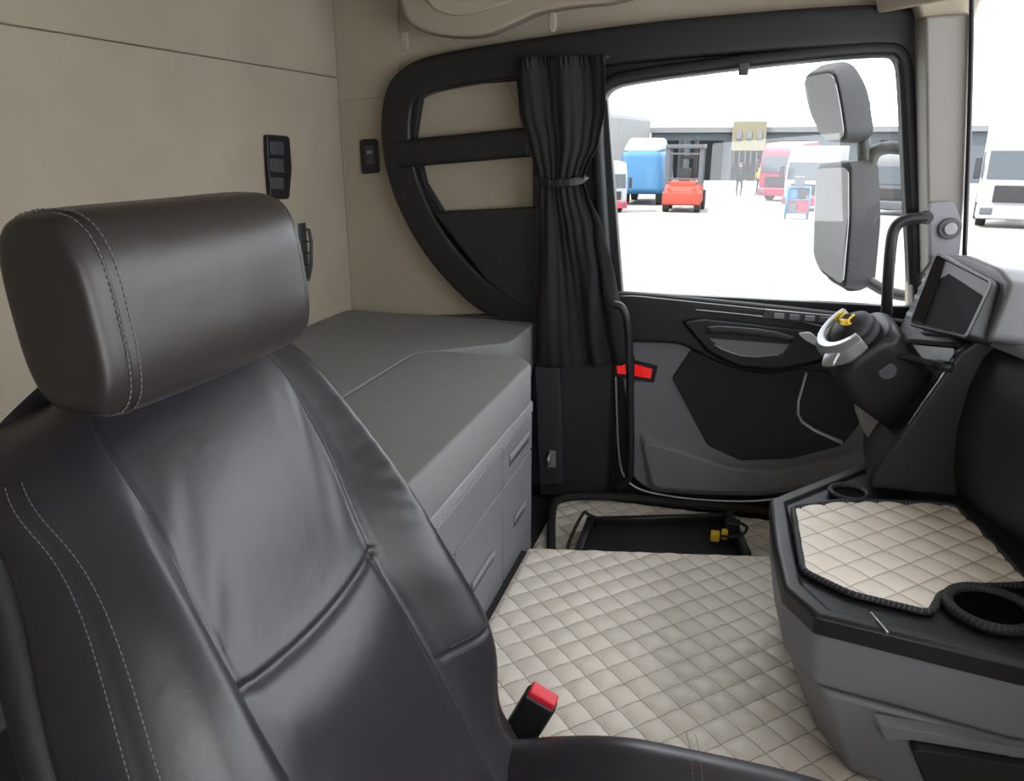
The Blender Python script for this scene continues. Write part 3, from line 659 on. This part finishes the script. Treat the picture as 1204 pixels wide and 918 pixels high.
def cush(x):
    r=[]
    t=(x+.08)/.36
    k=max(.03,(1-min(1,abs(t))**5)**(1/2.6))
    for j in range(160):
        th=2*math.pi*j/160; c=math.cos(th);s=math.sin(th); pw=2/3.6
        yy=math.copysign(abs(c)**pw,c); zz=math.copysign(abs(s)**pw,s)
        h=ctop(abs(yy)) if zz>0 else 0
        r.append(V(x,YC+.262*(.75+.25*k)*yy,cz(x)+(.062+h)*zz*k))
    return r
rings("seat_cushion",[cush(-.08-.36*math.cos(math.pi*i/90)) for i in range(91)],LEATHER,se)
for o in (0,.012):
    stitches("stitching",[V(-.02+o+.05*(1-tt),YC+.02+.225*tt,cz(-.01)+.0635+ctop((.02+.225*tt)/.262)) for tt in [i/30 for i in range(31)]],se)
box("seat_pedestal",(-.33,.47,.09),(.12,.87,.19),BLACKPL,se,bevel=.02)
box("seat_skirt",(-.34,.44,.15),(.14,.90,.19),BLACKSOFT,se,bevel=.015)
bu=thing("seat_belt_buckle",V(-.27,.985,.10),"black seat belt buckle with red release button beside seat","seat belt buckle")
A=oy(604,874,.985); Bt=oy(636,822,.985); axb=(Bt-A).normalized()
zb=axb; yb=V(0,1,0).cross(zb).normalized(); xb=yb.cross(zb); mR=Matrix((xb,yb,zb)).transposed()
def obox(name,c,sx,sy,sz,Rm,m,parent,bevel=.004,**k):
    vs=[c+Rm@V(x*sx/2,y*sy/2,z*sz/2) for z in(-1,1) for y in(-1,1) for x in(-1,1)]
    return mesh(name,vs,[(0,1,3,2),(4,6,7,5),(0,4,5,1),(2,3,7,6),(0,2,6,4),(1,5,7,3)],m,parent,bevel=bevel,**k)
Lb=(Bt-A).length
obox("buckle_body",(A+Bt)/2,.032,.054,Lb+.01,mR,BLACKPL,bu,bevel=.006)
obox("release_button",Bt+axb*.008,.026,.046,.014,mR,RED,bu,bevel=.003,label="red release button")
sweep("buckle_stalk",[A+V(-.02,0,-.12),A+V(-.015,0,-.05),A+axb*.01],.012,.006,BLACKSOFT,bu)
box("buckle_anchor",(A.x-.06,.955,.085),(A.x+.03,1.01,.11),BLACKPL,bu,bevel=.004)
# ================================================================ MIRRORS
mr=thing("door_mirror",oy(1000,340,2.8),"twin black exterior mirrors on a bracket outside the window","mirror")
def mirror2(Fp,ys_,Bp,yb,rad=.045):
    a=rnd([oy(u,v,y) for (u,v),y in zip(Fp,ys_)],rad)
    b=rnd([oy(u,v,yb) for u,v in Bp],rad)
    cx=sum(a,V(0,0,0))/len(a)
    loft2("mirror_housing",a,b,MHOUS,mr,bevel=.01)
    n=V(0,0,0)
    for i in range(len(a)): n+= (a[i]-cx).cross(a[(i+1)%len(a)]-cx)
    n.normalize()
    if n.y>0: n=-n
    prism("mirror_glass",[cx+(p-cx)*.92+n*.003 for p in a],tuple(n*.003),MIRROR,mr,bevel=0,label="reflective mirror glass")
mirror2([(943,88),(982,80),(990,118),(997,166),(970,168),(952,132)],[2.86,2.74,2.74,2.74,2.86,2.86],[(958,76),(1002,70),(1022,104),(1030,160),(1003,172),(968,140)],2.92,.04)
mirror2([(960,192),(1001,190),(1001,260),(994,341),(962,318),(955,296)],[2.90,2.76,2.76,2.76,2.88,2.90],[(985,188),(1034,188),(1037,260),(1030,334),(1002,346),(972,330)],2.95,.03)
sweep("mirror_bracket",[oy(u,v,2.93) for u,v in [(1075,175),(1030,172),(1020,200),(1015,180),(1015,120)]],.022,.018,BLACKPL,mr,up=(0,1,0))
sweep("mirror_bracket",[oy(u,v,2.93) for u,v in [(1020,330),(1045,345),(1085,350)]],.02,.018,BLACKPL,mr,up=(0,1,0))
# ================================================================ OUTSIDE
GZ=-1.52
box("ground",(-150,2.9,GZ-.2),(150,160,GZ),GROUND,bevel=0,kind=S)
def gp(u,v): return oz(u,v,GZ)
def at(u,y,z=GZ):
    d=ray(u,170); return V(d.x/d.y*y,y,z)
wk=thing("workshop_building",at(880,66),"long grey workshop with dark roller doors and pale yellow bay","building")
zt=2.5
box("facade",(at(765,66).x,66,GZ),(at(1075,66).x+40,80,zt-.4),BLD,wk,bevel=0)
box("roof_edge",(at(765,66).x-.5,65.6,zt-.4),(at(1075,66).x+40,80,zt),GREYMD,wk,bevel=0)
box("yellow_bay",(at(860,65).x,65.2,.75),(at(900,65).x,66,zt+.4),BLDY,wk,bevel=0,label="pale yellow clad bay")
for u0,u1 in ((772,798),(812,850),(862,898),(905,950),(1035,1058)):
    box("roller_door",(at(u0,65.9).x,65.7,GZ),(at(u1,65.9).x,65.95,zt-1.0 if u0!=862 else .75),DARKDOOR,wk,bevel=0)
for i in range(6):
    u=863+i*6.8; box("bay_rib",(at(u,65).x,65.05,-.3),(at(u,65).x+.08,65.2,.75),GREYDK,wk,bevel=0)
for i in range(3):
    u=865+i*12; box("bay_window",(at(u,65).x,65.12,1.6),(at(u+6,65).x,65.2,2.2),GREYMD,wk,bevel=0)
sd=thing("side_building",at(735,45),"low white side building with pitched roof","building")
prism("walls",[V(at(700,35).x-6,30,GZ),V(at(700,35).x-6,30,3.0),V(at(764,64).x,64,2.9),V(at(764,64).x,64,GZ)],(-6,0,0),BLDW,sd,bevel=0)
prism("roof",[V(at(700,35).x-6,30,3.0),V(at(700,35).x-6,30,3.25),V(at(764,64).x,64,3.15),V(at(764,64).x,64,2.9)],(-6,0,0),GREYPL,sd,bevel=0)
def wheel(nm,c,r,w,parent,axis):
    return cyl(nm,V(*c)-V(*axis)*w/2,axis,r,w,RUBBER,parent,n=20,bevel=.02)
def truck(p,rot,paint,label,scale=1.0,windc=CARGLASS,lower=None,group=None):
    T=thing("truck",p,label,"truck",group)
    Rm=Matrix.Rotation(rot,3,'Z')
    def X(x,y,z): return V(*p)+Rm@V(x,y,z)*scale
    def pr(name,pts,x0,x1,m,bevel=.05,**k):
        return loft2(name,[X(x0,y,z) for y,z in pts],[X(x1,y,z) for y,z in pts],m,T,bevel=bevel*scale,**k)
    pr("cab_body",[(-.9,.5),(-1.0,1.5),(-.85,2.6),(-.55,3.2),(1.1,3.3),(1.15,.7),(.5,.7),(.4,.95),(-.2,.95),(-.35,.5)],-1.2,1.2,paint)
    pr("windscreen",[(-1.03,1.6),(-.90,2.5),(-.85,2.5),(-.98,1.6)],-1.08,1.08,windc,bevel=.01)
    pr("grille",[(-1.02,.85),(-1.05,1.4),(-.95,1.4),(-.92,.85)],-.8,.8,BLACKPL,bevel=.02)
    pr("bumper",[(-1.08,.3),(-1.08,.75),(-.4,.75),(-.4,.3)],-1.22,1.22,lower or paint,bevel=.06)
    for sx in (-1,1):
        pr("side_window",[(-.75,1.6),(-.65,2.45),(.3,2.45),(.3,1.6)],1.19*sx,1.215*sx,windc,bevel=.01)
        pr("headlamp",[(-1.11,.45),(-1.11,.68),(-1.0,.68),(-1.0,.45)],.75*sx,1.12*sx,GREYDK,bevel=.03)
        pr("wing_mirror",[(-1.1,1.6),(-1.1,2.3),(-.95,2.3),(-.95,1.6)],1.28*sx,1.48*sx,BLACKPL,bevel=.04)
        for yy in (.1,3.0):
            c=X(1.0*sx,yy,.5); wheel("wheel",c,.5*scale,.3*scale,T,Rm@V(1,0,0))
    pr("chassis",[(.8,.6),(.8,.9),(4.2,.9),(4.2,.6)],-.45,.45,BLACKPL,bevel=.02)
    return T
truck(gp(922,236),R_(-30),MAROON,"crimson truck cab parked in the yard",.86)
truck(gp(954,247),R_(-30),WHITE,"white truck cab with crimson bumper beside the crimson one",.80,lower=MAROON)
truck(gp(1050,262)+V(.5,4,0),R_(-25),GREYDK,"dark grey truck cab in the row",.75)
truck(gp(1188,270)+V(.4,1.2,0),R_(-12),WHITE,"white truck seen through the windscreen",1.0)
truck(gp(1128,250)+V(0,8,0),R_(-12),WHITE,"white truck parked farther along the row",.85)
truck(gp(735,252)+V(-1.0,1,0),R_(25),WHITE,"white truck with front covered in red lamps",.62,lower=RED)
tb=thing("covered_truck",gp(758,240),"truck body covered with bright blue tarpaulin","truck")
P0=gp(758,240)
loft2("tarpaulin",[P0+V(x,y,0.5) for x,y in [(-1.3,-1.0),(1.0,-1.0),(1.0,4),(-1.3,4)]],[P0+V(x,y,2.45) for x,y in [(-1.1,-.6),(.7,-.6),(.8,3.6),(-1.1,3.6)]],BLUE,tb,bevel=.3,seg=4)
loft2("roof_fairing",[P0+V(x,y,2.4) for x,y in [(-1.1,-.5),(.7,-.5),(.7,3),(-1.1,3)]],[P0+V(x,y,3.0) for x,y in [(-.9,.4),(.5,.4),(.6,2.6),(-.9,2.6)]],PALEBLUE,tb,bevel=.15,seg=3)
for x in (-.9,.7):
    wheel("wheel",P0+V(x,-.2,.45),.45,.3,tb,(1,0,0)); wheel("wheel",P0+V(x,3,.45),.45,.3,tb,(1,0,0))
P=gp(800,250); s=1.0
fk=thing("forklift",P,"orange-red forklift with dark overhead guard facing the cab","forklift")
def fb(nm,lo,hi,m,b=.04,**k): return box(nm,tuple(P+V(*lo)*s),tuple(P+V(*hi)*s),m,fk,bevel=b,**k)
loft2("forklift_body",[P+V(x,y,.35)*s for x,y in [(-.78,0),(.78,0),(.78,2.4),(-.78,2.4)]],[P+V(x,y,1.15)*s for x,y in [(-.72,.35),(.72,.35),(.72,2.3),(-.72,2.3)]],ORANGE,fk,bevel=.08)
fb("counterweight",(-.78,-.1,.3),(.78,.35,.85),ORANGE,.08)
fb("engine_cover",(-.55,.3,.9),(.55,1.1,1.25),ORANGE,.06)
fb("driver_seat",(-.25,1.0,1.2),(.25,1.2,1.75),BLACKPL)
for sx in (-1,1):
    fb("guard_post",(.68*sx-.09,.35,1.1),(.68*sx+.09,.49,2.62),GREYDK,.01)
    fb("guard_post",(.68*sx-.07,1.9,1.1),(.68*sx+.07,2.0,2.62),GREYDK,.01)
    fb("mast_rail",(.30*sx-.08,2.55,.2),(.30*sx+.08,2.75,2.95),BLACKPL,.01)
    wheel("wheel",P+V(.64*sx,.35,.36)*s,.36*s,.25,fk,(1,0,0)); wheel("wheel",P+V(.70*sx,2.2,.42)*s,.42*s,.3,fk,(1,0,0))
    fb("fork",(.3*sx-.05,2.7,.1),(.3*sx+.05,3.9,.16),BLACKPL,.01)
    fb("tail_lamp",(.5*sx-.08,-.13,.9),(.5*sx+.08,-.08,1.0),REDREF,.01)
fb("overhead_guard",(-.78,.3,2.54),(.78,2.05,2.70),GREYDK,.02)
for zz in (1.3,2.3): fb("guard_bar",(-.62,.36,zz),(.62,.42,zz+.07),GREYDK,.01)
fb("mast_crossbar",(-.36,2.56,2.1),(.36,2.66,2.25),BLACKPL,.01)
P2=gp(936,258)
tl=thing("tool_trolley",P2,"blue tubular trolley loaded with coloured bins in the yard","trolley")
for x in (-.4,.4):
    for y in (0,.5): sweep("trolley_post",[P2+V(x,y,.0),P2+V(x,y,1.2)],.03,.03,BLUE,tl,smooth_it=0)
for z in (.2,.7,1.15): box("trolley_shelf",tuple(P2+V(-.42,0,z)),tuple(P2+V(.42,.5,z+.05)),BLUE,tl,bevel=.01)
for (x,z,mm) in ((-.2,.25,GREYDK),(.2,.25,RED),(.1,.75,BLACKPL),(-.22,.75,BLUE),(0,1.2,GREYDK)):
    box("storage_bin",tuple(P2+V(x-.18,.05,z)),tuple(P2+V(x+.18,.45,z+.36)),mm,tl,bevel=.02,label="small plastic bin")
def person(p,face,swing,vest,label):
    T=thing("person",p,label,"person")
    Rm=Matrix.Rotation(face,3,'Z')
    pts=[("pel",(0,0,.95),.13),("wai",(0,0,1.12),.115),("che",(0,0,1.33),.145),("nek",(0,0,1.50),.055),("hd0",(0,-.01,1.60),.085),("hd1",(0,-.01,1.70),.085),
     ("lh",(.10,0,.88),.095),("lk",(.12,-.05-swing*.5,.50),.068),("la",(.12,swing*.9,.09),.048),("lt",(.13,swing*.9-.16,.04),.042),
     ("rh",(-.10,0,.88),.095),("rk",(-.12,-.05+swing*.2,.50),.068),("ra",(-.12,-swing*.9,.09),.048),("rt",(-.13,-swing*.9-.16,.04),.042),
     ("ls",(.19,0,1.42),.062),("le",(.27,.03-swing*.4,1.13),.05),("lw",(.27,-.08-swing*.5,.90),.036),("lf",(.27,-.12-swing*.5,.80),.035),
     ("rs",(-.19,0,1.42),.062),("re",(-.27,.03+swing*.4,1.13),.05),("rw",(-.27,-.08+swing*.5,.90),.036),("rf",(-.27,-.12+swing*.5,.80),.035)]
    idx={n:i for i,(n,_,_) in enumerate(pts)}
    E=[("pel","wai"),("wai","che"),("che","nek"),("nek","hd0"),("hd0","hd1"),("pel","lh"),("lh","lk"),("lk","la"),("la","lt"),("pel","rh"),("rh","rk"),("rk","ra"),("ra","rt"),("che","ls"),("ls","le"),("le","lw"),("lw","lf"),("che","rs"),("rs","re"),("re","rw"),("rw","rf")]
    me=bpy.data.meshes.new("body"); me.from_pydata([tuple(V(*p)+Rm@V(*c)) for _,c,_ in pts],[(idx[a],idx[b]) for a,b in E],[])
    ob=bpy.data.objects.new("tmp_body",me); COL.objects.link(ob)
    ob.modifiers.new("skin",'SKIN'); sb_=ob.modifiers.new("s",'SUBSURF'); sb_.levels=1; sb_.render_levels=1
    for i,(_,_,r) in enumerate(pts): me.skin_vertices[0].data[i].radius=(r,r*.85)
    me.skin_vertices[0].data[0].use_root=True
    dg=bpy.context.evaluated_depsgraph_get(); dg.update()
    m2=bpy.data.meshes.new_from_object(ob.evaluated_get(dg)); bpy.data.objects.remove(ob)
    b=bpy.data.objects.new("body",m2); COL.objects.link(b); m2.materials.clear()
    for q in (SKIN,NAVY,vest): m2.materials.append(q)
    for f in m2.polygons:
        c=f.center-V(*p); f.use_smooth=True
        f.material_index=0 if c.z>1.53 or (c.z<.92 and abs((Rm.inverted()@c).x)>.21) else (1 if c.z<.98 else 2)
    fin(b,T)
    rs_=[]
    for i in range(7):
        a=i/6*math.pi/2; rs_.append([V(*p)+Rm@V(.098*math.cos(a)*math.cos(t),.015+.10*math.cos(a)*math.sin(t),1.69+.105*math.sin(a)) for t in [2*math.pi*j/14 for j in range(14)]])
    rings("hair",rs_,HAIR,T)
    rings("jacket",[[V(*p)+Rm@V(w*math.cos(t),w*.72*math.sin(t),z) for t in [2*math.pi*j/18 for j in range(18)]] for z,w in ((.88,.20),(1.05,.19),(1.25,.21),(1.42,.18),(1.47,.10))],vest,T)
    return T
person(gp(868,231),R_(10),.16,NAVY,"person in dark jacket and dark trousers standing in the yard")
person(gp(892,230),R_(-15),.2,HIVIS,"person in yellow hi-vis vest and dark trousers walking")
# ================================================================ LIGHT
w=bpy.data.worlds.new("sky"); bpy.context.scene.world=w; w.use_nodes=True
bg=w.node_tree.nodes["Background"]; bg.inputs[0].default_value=(.95,.965,1,1); bg.inputs[1].default_value=5.6
sl=bpy.data.lights.new("sun",'SUN'); sl.energy=9; sl.angle=R_(1.0); sl.color=(1,.96,.9)
so_=bpy.data.objects.new("sun",sl); COL.objects.link(so_)
d=V(.75,.45,-1.1); so_.rotation_euler=d.to_track_quat('-Z','Y').to_euler()
